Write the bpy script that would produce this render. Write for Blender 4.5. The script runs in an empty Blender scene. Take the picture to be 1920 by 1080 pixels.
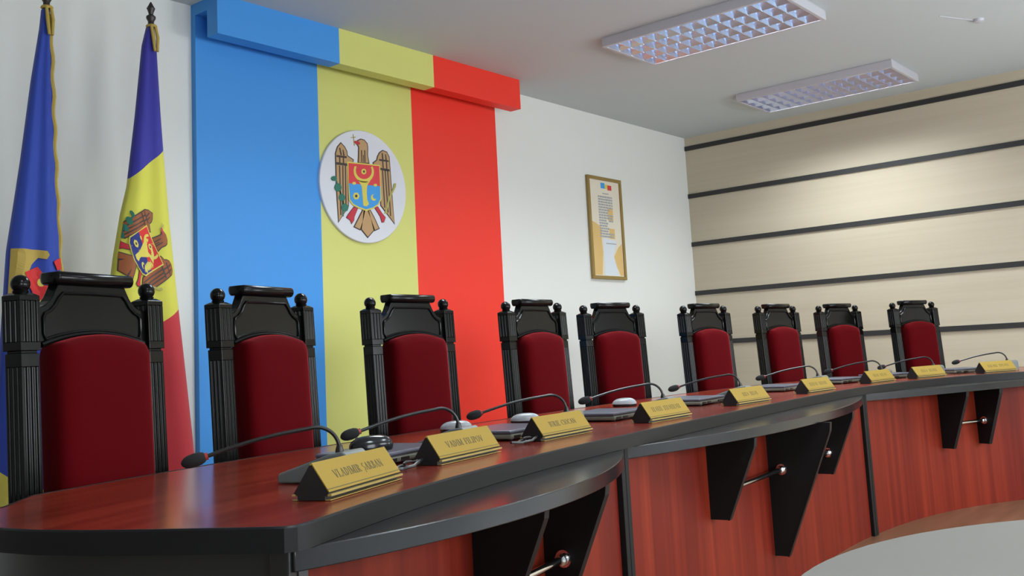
import bpy, bmesh, math, random
from mathutils import Vector, Matrix
random.seed(7)
D = bpy.data; SC = bpy.context.scene; COL = SC.collection
rad = math.radians

# ------------------------------------------------------------------ camera
F_PX, YAW, PITCH, ROLL = 1849.15, rad(50.398303), rad(7.080228), rad(-2.940814)
CAM = Vector((-8.2514, -4.6207, 1.0))
fw = Vector((math.sin(YAW)*math.cos(PITCH), math.cos(YAW)*math.cos(PITCH), math.sin(PITCH)))
r0 = Vector((math.cos(YAW), -math.sin(YAW), 0)); u0 = r0.cross(fw)
rt = math.cos(ROLL)*r0 + math.sin(ROLL)*u0
up = -math.sin(ROLL)*r0 + math.cos(ROLL)*u0
cam = D.cameras.new('camera'); camo = D.objects.new('camera', cam); COL.objects.link(camo)
cam.sensor_fit = 'HORIZONTAL'; cam.sensor_width = 36.0; cam.lens = F_PX/1920*36.0
cam.shift_x = 0.0; cam.shift_y = -100.0/1920
cam.clip_start = 0.05; cam.clip_end = 60
m = Matrix((rt, up, -fw)).transposed().to_4x4(); m.translation = CAM
camo.matrix_world = m
SC.camera = camo

# ------------------------------------------------------------------ world, light, exposure
SC.view_settings.view_transform = 'Standard'; SC.view_settings.look = 'None'
SC.view_settings.exposure = 0.1; SC.view_settings.gamma = 1.0
SC.view_settings.use_curve_mapping = False
SC.cycles.sample_clamp_indirect = 4.0
w = D.worlds.new('sky'); SC.world = w; w.use_nodes = True
w.node_tree.nodes['Background'].inputs[0].default_value = (0.75, 0.85, 1.0, 1)
w.node_tree.nodes['Background'].inputs[1].default_value = 1.0

ROOM_X0, ROOM_X1, ROOM_Y0, ROOM_Y1, ROOM_H = -11.5, 0.0, -6.6, 0.0, 3.0
WIN = [(-8.9, -7.1), (-5.9, -4.1), (-2.9, -1.1)]        # windows in the back wall, x ranges
WZ0, WZ1 = 0.75, 2.0
WINPOW = [50, 90, 105]
for (a, b), pw in zip(WIN, WINPOW):
    li = D.lights.new('window_daylight', 'AREA'); li.shape = 'RECTANGLE'
    li.size = b-a; li.size_y = WZ1-WZ0; li.energy = pw; li.color = (0.93, 0.97, 1.0)
    lo = D.objects.new('window_daylight', li); COL.objects.link(lo)
    lo.location = ((a+b)/2, ROOM_Y0-0.12, (WZ0+WZ1)/2); lo.rotation_euler = (rad(90), 0, 0)

# ------------------------------------------------------------------ materials
def srgb(r, g, b):
    f = lambda c: (c/255/12.92) if c/255 <= 0.04045 else ((c/255+0.055)/1.055)**2.4
    return (f(r), f(g), f(b), 1)

def mat(name, col, rough=0.5, metal=0.0, spec=0.5, bump=0.0, bscale=200, sheen=0.0, coat=0.0, var=0.0):
    m = D.materials.new(name); m.use_nodes = True
    nt = m.node_tree; b = nt.nodes['Principled BSDF']
    b.inputs['Base Color'].default_value = col
    b.inputs['Roughness'].default_value = rough; b.inputs['Metallic'].default_value = metal
    b.inputs['Specular IOR Level'].default_value = spec
    b.inputs['Sheen Weight'].default_value = sheen; b.inputs['Coat Weight'].default_value = coat
    if bump or var:
        tc = nt.nodes.new('ShaderNodeTexCoord')
        n = nt.nodes.new('ShaderNodeTexNoise'); n.inputs['Scale'].default_value = bscale; n.inputs['Detail'].default_value = 4
        nt.links.new(tc.outputs['Object'], n.inputs['Vector'])
        if bump:
            bp = nt.nodes.new('ShaderNodeBump'); bp.inputs['Strength'].default_value = bump; bp.inputs['Distance'].default_value = 0.002
            nt.links.new(n.outputs['Fac'], bp.inputs['Height']); nt.links.new(bp.outputs['Normal'], b.inputs['Normal'])
        if var:
            mx = nt.nodes.new('ShaderNodeMix'); mx.data_type = 'RGBA'
            mx.inputs['A'].default_value = tuple(c*(1-var) for c in col[:3])+(1,)
            mx.inputs['B'].default_value = tuple(min(1, c*(1+var)) for c in col[:3])+(1,)
            nt.links.new(n.outputs['Fac'], mx.inputs['Factor']); nt.links.new(mx.outputs['Result'], b.inputs['Base Color'])
    return m

def wood(name, cols, scale, rough=0.3, uv=True, pos=(0.3, 0.5, 0.72), spec=0.5):
    """streaky grain; scale = (along grain, across grain, third axis)"""
    m = D.materials.new(name); m.use_nodes = True; nt = m.node_tree; b = nt.nodes['Principled BSDF']
    tc = nt.nodes.new('ShaderNodeTexCoord'); mp = nt.nodes.new('ShaderNodeMapping'); mp.inputs['Scale'].default_value = scale
    nt.links.new(tc.outputs['UV' if uv else 'Object'], mp.inputs['Vector'])
    n1 = nt.nodes.new('ShaderNodeTexNoise'); n1.inputs['Scale'].default_value = 1.0; n1.inputs['Detail'].default_value = 6; n1.inputs['Roughness'].default_value = 0.6; n1.inputs['Distortion'].default_value = 0.3
    nt.links.new(mp.outputs['Vector'], n1.inputs['Vector'])
    mp2 = nt.nodes.new('ShaderNodeMapping'); mp2.inputs['Scale'].default_value = tuple(s*q for s, q in zip(scale, (0.5, 0.22, 0.22))); mp2.inputs['Location'].default_value = (3.1, 1.7, 0.4)
    nt.links.new(tc.outputs['UV' if uv else 'Object'], mp2.inputs['Vector'])
    n2 = nt.nodes.new('ShaderNodeTexNoise'); n2.inputs['Scale'].default_value = 1.0; n2.inputs['Detail'].default_value = 2
    nt.links.new(mp2.outputs['Vector'], n2.inputs['Vector'])
    ma = nt.nodes.new('ShaderNodeMath'); ma.operation = 'MULTIPLY_ADD'; ma.inputs[1].default_value = 0.5
    mb = nt.nodes.new('ShaderNodeMath'); mb.operation = 'MULTIPLY'; mb.inputs[1].default_value = 0.5
    nt.links.new(n2.outputs['Fac'], mb.inputs[0]); nt.links.new(n1.outputs['Fac'], ma.inputs[0]); nt.links.new(mb.outputs[0], ma.inputs[2])
    cr = nt.nodes.new('ShaderNodeValToRGB'); e = cr.color_ramp.elements
    e[0].position = pos[0]; e[0].color = cols[0]; e[1].position = pos[2]; e[1].color = cols[2]
    k = e.new(pos[1]); k.color = cols[1]
    nt.links.new(ma.outputs[0], cr.inputs['Fac']); nt.links.new(cr.outputs['Color'], b.inputs['Base Color'])
    b.inputs['Roughness'].default_value = rough; b.inputs['Specular IOR Level'].default_value = spec
    return m

def glow(name, col, st):
    m = mat(name, col+(1,), 0.3); b = m.node_tree.nodes['Principled BSDF']
    b.inputs['Emission Color'].default_value = col+(1,); b.inputs['Emission Strength'].default_value = st
    return m

M = dict(
    wall=mat('white_wall_paint', srgb(226, 228, 224), 0.7, bump=0.08, bscale=300),
    ceil=mat('ceiling_paint', srgb(194, 203, 205), 0.8, bump=0.05, bscale=200),
    blue=mat('blue_paint', srgb(64, 150, 228), 0.55), yellow=mat('yellow_paint', srgb(212, 214, 122), 0.55), red=mat('red_paint', srgb(238, 52, 34), 0.55),
    rwall=wood('pale_wood_laminate', (srgb(187, 176, 154), srgb(193, 182, 160), srgb(198, 188, 168)), (0.6, 40, 40), 0.38, uv=True),
    strip=mat('dark_wall_strip', srgb(42, 42, 42), 0.5),
    floor=wood('brown_laminate_floor', (srgb(88, 62, 46), srgb(116, 84, 62), srgb(138, 104, 80)), (1.2, 14, 14), 0.32, uv=False),
    palefloor=mat('pale_bounce_floor', srgb(188, 192, 192), 0.4, var=0.04, bscale=6),  # unseen floor, pale colour invented to bounce light onto ceiling and louvres
    top=wood('mahogany_desktop', (srgb(78, 23, 16), srgb(122, 42, 28), srgb(162, 70, 44)), (1.6, 26, 26), 0.2, uv=True),
    panel=wood('mahogany_front', (srgb(80, 20, 13), srgb(108, 32, 20), srgb(138, 50, 27)), (0.5, 22, 22), 0.45, uv=True, spec=0.15),
    black=mat('black_laminate', srgb(38, 38, 38), 0.32, bump=0.03, bscale=500),
    blackshelf=mat('black_laminate_shelf', srgb(28, 28, 31), 0.2),
    edge=mat('grey_black_edge_band', srgb(25, 25, 26), 0.42, spec=0.2),
    matblack=mat('matt_black_board', srgb(16, 16, 17), 0.6, spec=0.25),
    chairwood=mat('black_lacquered_wood', srgb(12, 12, 12), 0.2, bump=0.05, bscale=60, spec=0.2),
    velvet=mat('dark_red_velvet', srgb(76, 2, 7), 0.85, sheen=0.5, spec=0.05, bump=0.12, bscale=500, var=0.12),
    chrome=mat('chrome', (0.82, 0.82, 0.84, 1), 0.12, 1.0),
    gold=mat('brushed_gold_plate', srgb(148, 122, 46), 0.42, 0.1, spec=0.3),
    goldedge=mat('pale_gold_edge', srgb(172, 152, 88), 0.3, 0.3),
    ink=mat('dark_engraving', srgb(84, 74, 40), 0.6),
    plateblack=mat('black_plastic', srgb(22, 22, 24), 0.45),
    micbase=mat('grey_plastic', srgb(100, 106, 106), 0.32),
    mictube=mat('black_rubber_tube', srgb(26, 24, 24), 0.35),
    foam=mat('black_foam', srgb(18, 18, 20), 0.9, bump=0.6, bscale=900),
    redring=mat('red_ring', srgb(150, 50, 46), 0.4),
    mouse=mat('gloss_black_plastic', srgb(24, 24, 28), 0.18),
    mousegrey=mat('silver_grey_plastic', srgb(150, 156, 162), 0.25),
    lap=mat('laptop_lid_painted_reflection', srgb(80, 82, 96), 0.35),  # dark lid; bluish reflection of the bright room put into the colour
    lapside=mat('grey_laptop_side', srgb(104, 104, 92), 0.4),
    cable=mat('black_cable', srgb(20, 20, 20), 0.45),
    flagblue=mat('royal_blue_cloth', srgb(38, 66, 164), 0.75, sheen=0.15),
    flaggold=mat('gold_fringe', srgb(184, 158, 74), 0.7, bump=0.5, bscale=150),
    polewood=mat('dark_pole', srgb(44, 34, 30), 0.4),
    white=mat('white_enamel', srgb(190, 190, 198), 0.4),
    mirror=mat('polished_aluminium', (0.66, 0.80, 1.0, 1), 0.18, 1.0),
    satin=mat('satin_aluminium', (0.74, 0.84, 1.0, 1), 0.34, 1.0),
    tube=glow('lit_tube', (0.9, 0.97, 1.0), 34.0),
    disc=mat('white_board', srgb(220, 222, 230), 0.45),
    tan=mat('eagle_tan', srgb(186, 150, 104), 0.6), dark=mat('emblem_outline', srgb(66, 54, 50), 0.6),
    ered=mat('emblem_red', srgb(214, 58, 66), 0.5), eblue=mat('emblem_blue', srgb(60, 152, 222), 0.5),
    eyel=mat('emblem_yellow', srgb(216, 202, 88), 0.5), egreen=mat('emblem_green', srgb(40, 112, 92), 0.6),
    edkred=mat('emblem_crimson', srgb(190, 40, 56), 0.5), eolive=mat('emblem_olive', srgb(172, 168, 90), 0.6),
    brown=mat('flag_brown', srgb(150, 84, 44), 0.7), navy=mat('flag_navy', srgb(32, 44, 120), 0.7), fred=mat('flag_red', srgb(206, 40, 40), 0.7),
    frame=mat('antique_gold_frame', srgb(150, 126, 70), 0.4, 0.2, bump=0.4, bscale=120),
    paper=mat('cream_paper', srgb(226, 218, 200), 0.6), ochre=mat('ochre_print', srgb(216, 182, 116), 0.6), greyprint=mat('grey_print', srgb(160, 164, 168), 0.6), palepaper=mat('pale_blue_print', srgb(214, 222, 230), 0.6),
    tabletop=mat('light_grey_laminate', srgb(120, 117, 112), 0.5, spec=0.25), grey=mat('grey_metal', srgb(130, 132, 134), 0.4, 0.6),
    glassw=mat('window_frame_white', srgb(230, 232, 234), 0.4),
)

def tricolour_cloth():
    m = D.materials.new('tricolour_cloth'); m.use_nodes = True; nt = m.node_tree; b = nt.nodes['Principled BSDF']
    tc = nt.nodes.new('ShaderNodeTexCoord'); sp = nt.nodes.new('ShaderNodeSeparateXYZ'); nt.links.new(tc.outputs['Object'], sp.inputs[0])
    def line(x0, z0, slope):
        a = nt.nodes.new('ShaderNodeMath'); a.operation = 'MULTIPLY_ADD'; a.inputs[1].default_value = -slope; a.inputs[2].default_value = slope*x0-z0
        nt.links.new(sp.outputs['X'], a.inputs[0])
        s = nt.nodes.new('ShaderNodeMath'); s.operation = 'ADD'; nt.links.new(a.outputs[0], s.inputs[0]); nt.links.new(sp.outputs['Z'], s.inputs[1])
        g = nt.nodes.new('ShaderNodeMath'); g.operation = 'GREATER_THAN'; g.inputs[1].default_value = 0; nt.links.new(s.outputs[0], g.inputs[0])
        return g.outputs[0]
    top = line(-5.868, 1.957, 0.9); mid = line(-5.757, 1.262, 0.62)
    def mix(f, A, B):
        x = nt.nodes.new('ShaderNodeMix'); x.data_type = 'RGBA'; nt.links.new(f, x.inputs['Factor'])
        for k, v in (('A', A), ('B', B)):
            if isinstance(v, tuple): x.inputs[k].default_value = v
            else: nt.links.new(v, x.inputs[k])
        return x.outputs['Result']
    c = mix(mid, srgb(186, 40, 50), srgb(208, 204, 76)); c = mix(top, c, srgb(46, 44, 146))
    nt.links.new(c, b.inputs['Base Color']); b.inputs['Roughness'].default_value = 0.75; b.inputs['Sheen Weight'].default_value = 0.15
    return m
M['tricolour'] = tricolour_cloth()
M['velvet'].node_tree.nodes['Principled BSDF'].inputs['Sheen Tint'].default_value = (0.9, 0.10, 0.12, 1)
M['velvet'].node_tree.nodes['Principled BSDF'].inputs['Sheen Roughness'].default_value = 0.35

# ------------------------------------------------------------------ mesh helpers
class MB:
    def __init__(s): s.v = []; s.f = []; s.mi = []; s.uv = {}
    def add(s, vs, fs, mi=0):
        o = len(s.v); s.v += [tuple(v) for v in vs]
        for f in fs: s.f.append([i+o for i in f]); s.mi.append(mi)
        return o
    def box(s, x0, x1, y0, y1, z0, z1, mi=0, mx=None):
        vs = [Vector((x, y, z)) for z in (z0, z1) for y in (y0, y1) for x in (x0, x1)]
        if mx: vs = [mx @ v for v in vs]
        s.add(vs, [(0, 2, 3, 1), (4, 5, 7, 6), (0, 1, 5, 4), (2, 6, 7, 3), (0, 4, 6, 2), (1, 3, 7, 5)], mi)
    def prism(s, pts, fn, a, b, mi=0, mtop=None):
        """polygon pts (2d, ccw) extruded: fn(p, t) -> xyz for t=a,b"""
        n = len(pts)
        s.add([fn(p, a) for p in pts]+[fn(p, b) for p in pts], [], mi); o = len(s.v)-2*n
        s.f.append([o+i for i in range(n)][::-1]); s.mi.append(mi)
        s.f.append([o+n+i for i in range(n)]); s.mi.append(mi if mtop is None else mtop)
        for i in range(n):
            j = (i+1) % n; s.f.append([o+i, o+j, o+n+j, o+n+i]); s.mi.append(mi)
    def tube(s, path, r, n=10, mi=0, closed=False):
        P = [Vector(p) for p in path]; N = len(P); rr = r if isinstance(r, (list, tuple)) else [r]*N
        rings = []; prev = None
        for i in range(N):
            a = P[(i-1) % N] if (closed or i > 0) else P[i]; b = P[(i+1) % N] if (closed or i < N-1) else P[i]
            t = (b-a).normalized()
            if prev is None:
                h = Vector((0, 0, 1)) if abs(t.z) < 0.9 else Vector((1, 0, 0)); e1 = t.cross(h).normalized()
            else:
                e1 = (prev-t*prev.dot(t)).normalized()
            prev = e1; e2 = t.cross(e1)
            rings.append([P[i]+rr[i]*(math.cos(2*math.pi*k/n)*e1+math.sin(2*math.pi*k/n)*e2) for k in range(n)])
        o = s.add([v for g in rings for v in g], [])
        M_ = N if closed else N-1
        for i in range(M_):
            for k in range(n):
                a = o+i*n+k; b = o+i*n+(k+1) % n; j = (i+1) % N
                s.f.append([a, b, o+j*n+(k+1) % n, o+j*n+k]); s.mi.append(mi)
        if not closed:
            s.f.append([o+k for k in range(n)][::-1]); s.mi.append(mi)
            s.f.append([o+(N-1)*n+k for k in range(n)]); s.mi.append(mi)
    def lathe(s, prof, c=(0, 0, 0), n=20, mi=0, axis=None):
        """prof [(r, h)] from bottom to top; axis = optional matrix"""
        c = Vector(c); rings = []
        for r, h in prof:
            rings.append([(axis @ Vector((r*math.cos(2*math.pi*k/n), r*math.sin(2*math.pi*k/n), h)) if axis else Vector((r*math.cos(2*math.pi*k/n), r*math.sin(2*math.pi*k/n), h)))+c for k in range(n)])
        o = s.add([v for g in rings for v in g], [])
        for i in range(len(prof)-1):
            for k in range(n):
                s.f.append([o+i*n+k, o+i*n+(k+1) % n, o+(i+1)*n+(k+1) % n, o+(i+1)*n+k]); s.mi.append(mi)
        s.f.append([o+k for k in range(n)][::-1]); s.mi.append(mi)
        s.f.append([o+(len(prof)-1)*n+k for k in range(n)]); s.mi.append(mi)
    def loft(s, rings, mi=0, cap=True):
        n = len(rings[0]); o = s.add([v for g in rings for v in g], [])
        for i in range(len(rings)-1):
            for k in range(n):
                s.f.append([o+i*n+k, o+i*n+(k+1) % n, o+(i+1)*n+(k+1) % n, o+(i+1)*n+k]); s.mi.append(mi)
        if cap:
            s.f.append([o+k for k in range(n)][::-1]); s.mi.append(mi)
            s.f.append([o+(len(rings)-1)*n+k for k in range(n)]); s.mi.append(mi)
    def obj(s, name, mats, parent=None, smooth=True, bevel=0.0, angle=35, uvf=None, seg=2):
        me = D.meshes.new(name); me.from_pydata([tuple(v) for v in s.v], [], s.f)
        for x in (mats if isinstance(mats, (list, tuple)) else [mats]): me.materials.append(x)
        me.polygons.foreach_set('material_index', s.mi)
        bm = bmesh.new(); bm.from_mesh(me); bmesh.ops.recalc_face_normals(bm, faces=bm.faces); bm.to_mesh(me); bm.free()
        if uvf:
            ul = me.uv_layers.new(name='UVMap')
            for p in me.polygons:
                for li in p.loop_indices:
                    ul.data[li].uv = uvf(me.vertices[me.loops[li].vertex_index].co, p.normal)
        if smooth:
            me.polygons.foreach_set('use_smooth', [True]*len(me.polygons)); me.set_sharp_from_angle(angle=rad(angle))
        ob = D.objects.new(name, me); COL.objects.link(ob)
        if parent is not None: ob.parent = parent
        if bevel:
            bv = ob.modifiers.new('edge_round', 'BEVEL'); bv.width = bevel; bv.segments = seg; bv.limit_method = 'ANGLE'; bv.angle_limit = rad(40)
        return ob

def empty(name, loc=(0, 0, 0), rz=0):
    o = D.objects.new(name, None); COL.objects.link(o); o.location = loc; o.rotation_euler = (0, 0, rz); o.empty_display_size = 0.05
    return o
def tag(o, label, cat, group=None):
    o['label'] = label; o['category'] = cat
    if group: o['group'] = group
    return o
def struct(o, label=None):
    o['kind'] = 'structure'
    if label: o['label'] = label
    return o
def copy_tree(o, parent=None):
    c = o.copy(); COL.objects.link(c)
    if parent is not None: c.parent = parent; c.matrix_parent_inverse = o.matrix_parent_inverse
    for ch in list(o.children): copy_tree(ch, c)
    return c

# ------------------------------------------------------------------ room
def wall(name, x0, x1, y0, y1, z0, z1, m, label, uvf=None):
    b = MB(); b.box(x0, x1, y0, y1, z0, z1); return struct(b.obj(name, m, smooth=False, uvf=uvf), label)
wall('floor', ROOM_X0, ROOM_X1, -4.2, ROOM_Y1, -0.1, 0, M['floor'], 'brown wood laminate floor under the bench')
wall('floor_public', ROOM_X0, ROOM_X1, ROOM_Y0, -4.2, -0.1, 0, M['palefloor'], 'unseen floor of the public area, made pale to bounce light')
wall('ceiling', ROOM_X0-.15, ROOM_X1+.15, ROOM_Y0-.15, ROOM_Y1+.15, ROOM_H, ROOM_H+0.1, M['ceil'], 'plain pale grey ceiling')
wall('wall_front', ROOM_X0-.15, ROOM_X1+.15, 0, 0.15, -0.1, ROOM_H, M['wall'], 'white painted wall behind the chairs')
wall('wall_left', ROOM_X0-.15, ROOM_X0, ROOM_Y0, 0, -0.1, ROOM_H, M['wall'], 'white painted side wall')
wall('wall_right', 0, 0.15, ROOM_Y0, 0, -0.1, ROOM_H, M['rwall'], 'pale wood panelled side wall', uvf=lambda c, n: (c.y, c.z))
for i, z in enumerate((2.894, 2.432, 1.971, 1.509, 1.047, 0.586)):
    b = MB(); b.box(-0.012, 0, ROOM_Y0, -0.001, z-0.021, z+0.021)
    struct(b.obj('trim_%d' % (i+1), M['strip'], smooth=False), 'dark horizontal strip across the pale wood side wall')
b = MB(); xs = [ROOM_X0-.15]+[v for ab in WIN for v in ab]+[ROOM_X1+.15]
for k in range(0, len(xs), 2): b.box(xs[k], xs[k+1], ROOM_Y0-.15, ROOM_Y0, -0.1, ROOM_H)
for a, c in WIN:
    b.box(a, c, ROOM_Y0-.15, ROOM_Y0, -0.1, WZ0); b.box(a, c, ROOM_Y0-.15, ROOM_Y0, WZ1, ROOM_H)
struct(b.obj('wall_back', M['wall'], smooth=False), 'white wall with windows behind the viewer')
for i, (a, c) in enumerate(WIN):
    b = MB(); y0, y1 = ROOM_Y0-0.09, ROOM_Y0-0.03
    b.box(a, a+.06, y0, y1, WZ0, WZ1); b.box(c-.06, c, y0, y1, WZ0, WZ1); b.box(a, c, y0, y1, WZ0, WZ0+.06); b.box(a, c, y0, y1, WZ1-.06, WZ1)
    b.box((a+c)/2-.035, (a+c)/2+.035, y0, y1, WZ0, WZ1)
    struct(b.obj('window_%d' % (i+1), M['glassw'], smooth=False), 'white framed window in the back wall')

# ------------------------------------------------------------------ tricolour panel with pelmet
t = tag(empty('tricolour_wall_feature', (-4.085, -0.02, 0)), 'floor to ceiling blue, yellow and red wall panel with boxed pelmet', 'wall panel')
XB = (-5.325, -4.49, -3.70, -2.84); PX = (-5.325, -4.49, -3.69, -2.795)
for k, (nm, mm) in enumerate((('blue_stripe', 'blue'), ('yellow_stripe', 'yellow'), ('red_stripe', 'red'))):
    b = MB(); b.box(XB[k]+4.085, XB[k+1]+4.085, -0.02, 0.02, 0, ROOM_H); o = b.obj(nm, M[mm], t, smooth=False); o['label'] = nm.replace('_', ' ')
for k, (nm, mm) in enumerate((('blue_pelmet', 'blue'), ('yellow_pelmet', 'yellow'), ('red_pelmet', 'red'))):
    b = MB(); x0, x1 = PX[k]+4.085, PX[k+1]+4.085
    pts = [(-0.23, 2.782), (-0.135, 2.782), (-0.135, 2.935), (-0.02, 2.935), (-0.02, 3.0), (-0.23, 3.0)]
    b.prism(pts, lambda p, q: (q, p[0], p[1]), x0, x1)
    o = b.obj(nm, M[mm], t, smooth=False); o['label'] = nm.split('_')[0]+' section of the boxed pelmet'

# ------------------------------------------------------------------ coat of arms on the white disc
def lay(b, pts, fn, z0, z1, mi=0): b.prism(pts, lambda p, q: fn(p[0], p[1], q), z0, z1, mi)
def circ(cx, cy, rx, ry=None, n=16, a0=0, a1=360):
    ry = rx if ry is None else ry
    return [(cx+rx*math.cos(rad(a0+(a1-a0)*k/n)), cy+ry*math.sin(rad(a0+(a1-a0)*k/n))) for k in range(n if a1-a0 == 360 else n+1)]
def grow(pts, d):
    n = len(pts); A = sum(pts[i][0]*pts[(i+1) % n][1]-pts[(i+1) % n][0]*pts[i][1] for i in range(n)); sg = 1 if A > 0 else -1
    out = []
    for i in range(n):
        p, q, r = Vector(pts[i-1]), Vector(pts[i]), Vector(pts[(i+1) % n])
        a = (q-p).normalized(); c = (r-q).normalized(); nn = Vector((a.y, -a.x))+Vector((c.y, -c.x))
        if nn.length < 1e-6: nn = Vector((a.y, -a.x))
        nn.normalize(); k = max(0.5, nn.dot(Vector((a.y, -a.x)))); q2 = q+nn*(sg*d/k); out.append((q2.x, q2.y))
    return out
# emblem drawing units: x right, y down, shield centre near (448, 545)
WL = [(300, 700), (222, 815), (215, 560), (215, 285), (232, 232), (258, 203), (285, 232), (300, 262), (304, 300), (352, 332), (348, 352), (305, 350)]
WR = [(582, 700), (690, 846), (676, 600), (664, 300), (645, 262), (612, 250), (585, 268), (568, 298), (560, 330), (528, 352), (534, 372), (578, 370)]
HEAD = [(400, 350), (405, 290), (408, 225), (392, 196), (400, 176), (425, 164), (452, 170), (474, 195), (478, 225), (474, 290), (484, 352)]
BEAK = [(412, 206), (380, 204), (364, 186), (372, 176), (404, 180), (414, 192)]
TAILC = [(428, 735), (472, 738), (506, 900), (457, 950), (408, 888)]
TAILL = [(424, 735), (440, 740), (424, 806), (392, 886), (350, 864), (392, 792)]
TAILR = [(462, 740), (482, 740), (512, 796), (552, 886), (520, 898), (488, 810)]
SHIELD = [(308, 352), (576, 374), (578, 650), (552, 694), (508, 722), (448, 738), (390, 716), (340, 690), (312, 650)]
SRED = [(312, 358), (572, 378), (574, 543), (310, 520)]
SBLUE = [(310, 520), (574, 543), (574, 648), (548, 690), (505, 716), (448, 730), (392, 710), (342, 684), (316, 648)]
OXH = [(384, 492), (410, 503), (440, 506), (466, 505), (490, 500), (470, 524), (460, 545), (456, 600), (458, 650), (472, 688), (450, 706), (424, 700), (422, 680), (418, 600), (416, 548), (404, 526)]
def horns():
    a = circ(437, 424, 86, 90, 22, -28, 208); c = circ(437, 418, 68, 68, 22, 208, -28); return a+c
LEGL = [(350, 708), (378, 722), (348, 786), (345, 812), (326, 838), (316, 812), (286, 790), (300, 768)]
LEGR = [(524, 716), (552, 712), (584, 764), (614, 800), (600, 836), (584, 838), (570, 790)]
LEAVES = [circ(192, 482, 24, 20, 8), circ(222, 552, 30, 34, 8), circ(250, 632, 28, 30, 8), circ(272, 712, 30, 34, 8)]
STEM = [(250, 780), (262, 780), (262, 640), (206, 470), (196, 474), (250, 640)]
WHEAT = [(606, 770), (622, 770), (662, 640), (716, 548), (718, 518), (700, 520), (690, 560), (648, 634)]
FEATH = [[(262, 380), (271, 380), (265, 700), (256, 700)], [(283, 380), (292, 380), (287, 690), (278, 690)], [(236, 380), (245, 380), (243, 770), (234, 770)],
         [(598, 410), (607, 410), (615, 720), (606, 720)], [(621, 410), (630, 410), (643, 760), (634, 760)], [(643, 410), (652, 410), (664, 790), (655, 790)],
         [(215, 352), (302, 362), (302, 382), (215, 372)], [(580, 390), (664, 402), (664, 421), (580, 409)], [(218, 296), (300, 304), (300, 320), (218, 312)], [(576, 318), (660, 328), (660, 342), (576, 333)],
         [(240, 240), (250, 236), (262, 296), (250, 296)], [(268, 250), (276, 256), (284, 300), (272, 300)], [(600, 270), (610, 268), (614, 322), (602, 320)], [(630, 276), (638, 280), (644, 328), (632, 326)], [(238, 314), (248, 314), (248, 356), (238, 355)], [(268, 318), (278, 318), (278, 360), (268, 359)], [(602, 334), (612, 335), (614, 394), (604, 392)], [(634, 338), (644, 339), (646, 400), (636, 398)],
         [(422, 250), (430, 250), (430, 347), (422, 347)], [(449, 250), (457, 250), (457, 349), (449, 349)], [(438, 290), (444, 290), (444, 348), (438, 348)]]
CROSS = [[(358, 124), (364, 124), (372, 216), (366, 216)], [(342, 148), (382, 142), (382, 149), (342, 155)]]
def emblem(parent, fn, e, tanm, bluem, redm, yelm, darkm):
    """fn(x, y, h) -> xyz ; e = layer height"""
    b = MB()
    for p in (WL, WR, HEAD, TAILC, TAILL, TAILR): lay(b, grow(p, 8), fn, 0, e)
    for p in (LEGL, LEGR): lay(b, grow(p, 4), fn, 0, e)
    o = b.obj('eagle', [darkm], parent, smooth=False); o['label'] = 'spread eagle with dark outline'
    b = MB()
    for p in (WL, WR, HEAD, TAILC, TAILL, TAILR): lay(b, p, fn, e, 2*e)
    b.obj('plumage', [tanm], o, smooth=False)
    b = MB()
    for p in FEATH: lay(b, p, fn, 2*e, 2.6*e)
    b.obj('feather_lines', [darkm], o, smooth=False)
    for nm, p, h in (('beak', BEAK, 2*e), ('talon', LEGL, e), ('talon', LEGR, e)):
        b = MB(); lay(b, p, fn, h, h+e); b.obj(nm, [M['edkred']], o, smooth=False)
    b = MB()
    for p in CROSS: lay(b, p, fn, 0, 1.5*e)
    b.obj('cross', [M['eolive']], o, smooth=False)
    b = MB(); lay(b, grow(SHIELD, 5), fn, 2.6*e, 3.2*e); s = b.obj('shield', [yelm], parent, smooth=False)
    b = MB(); lay(b, SRED, fn, 3.2*e, 3.8*e); b.obj('red_field', [redm], s, smooth=False)
    b = MB(); lay(b, SBLUE, fn, 3.2*e, 3.8*e); b.obj('blue_field', [bluem], s, smooth=False)
    b = MB(); lay(b, OXH, fn, 3.8*e, 4.6*e); lay(b, horns(), fn, 3.8*e, 4.6*e); lay(b, circ(437, 425, 22, 24, 8), fn, 3.8*e, 4.6*e)
    lay(b, circ(352, 520, 16, 12, 8), fn, 3.8*e, 4.6*e); lay(b, circ(532, 535, 16, 12, 8), fn, 3.8*e, 4.6*e)
    b.obj('ox_head', [yelm], s, smooth=False)
    b = MB(); lay(b, circ(366, 622, 28, 30, 6), fn, 3.8*e, 4.6*e); b.obj('rose', [yelm], s, smooth=False)
    b = MB(); lay(b, circ(366, 622, 11, 12, 8), fn, 4.6*e, 5*e)
    lay(b, circ(437, 425, 9, 10, 8), fn, 4.6*e, 5*e); b.obj('flower_centre', [darkm], s, smooth=False)
    b = MB(); lay(b, circ(515, 636, 26, 26, 10, 60, 260)+circ(526, 628, 20, 20, 10, 260, 60), fn, 3.8*e, 4.6*e); b.obj('crescent', [yelm], s, smooth=False)
    b = MB()
    for p in LEAVES: lay(b, p, fn, 2.6*e, 3.4*e)
    lay(b, STEM, fn, 2.2*e, 2.6*e)
    b.obj('olive_branch', [M['egreen']], parent, smooth=False)
    b = MB(); lay(b, WHEAT, fn, 2.6*e, 3.4*e); b.obj('wheat_sprig', [M['eolive']], parent, smooth=False)

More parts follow.
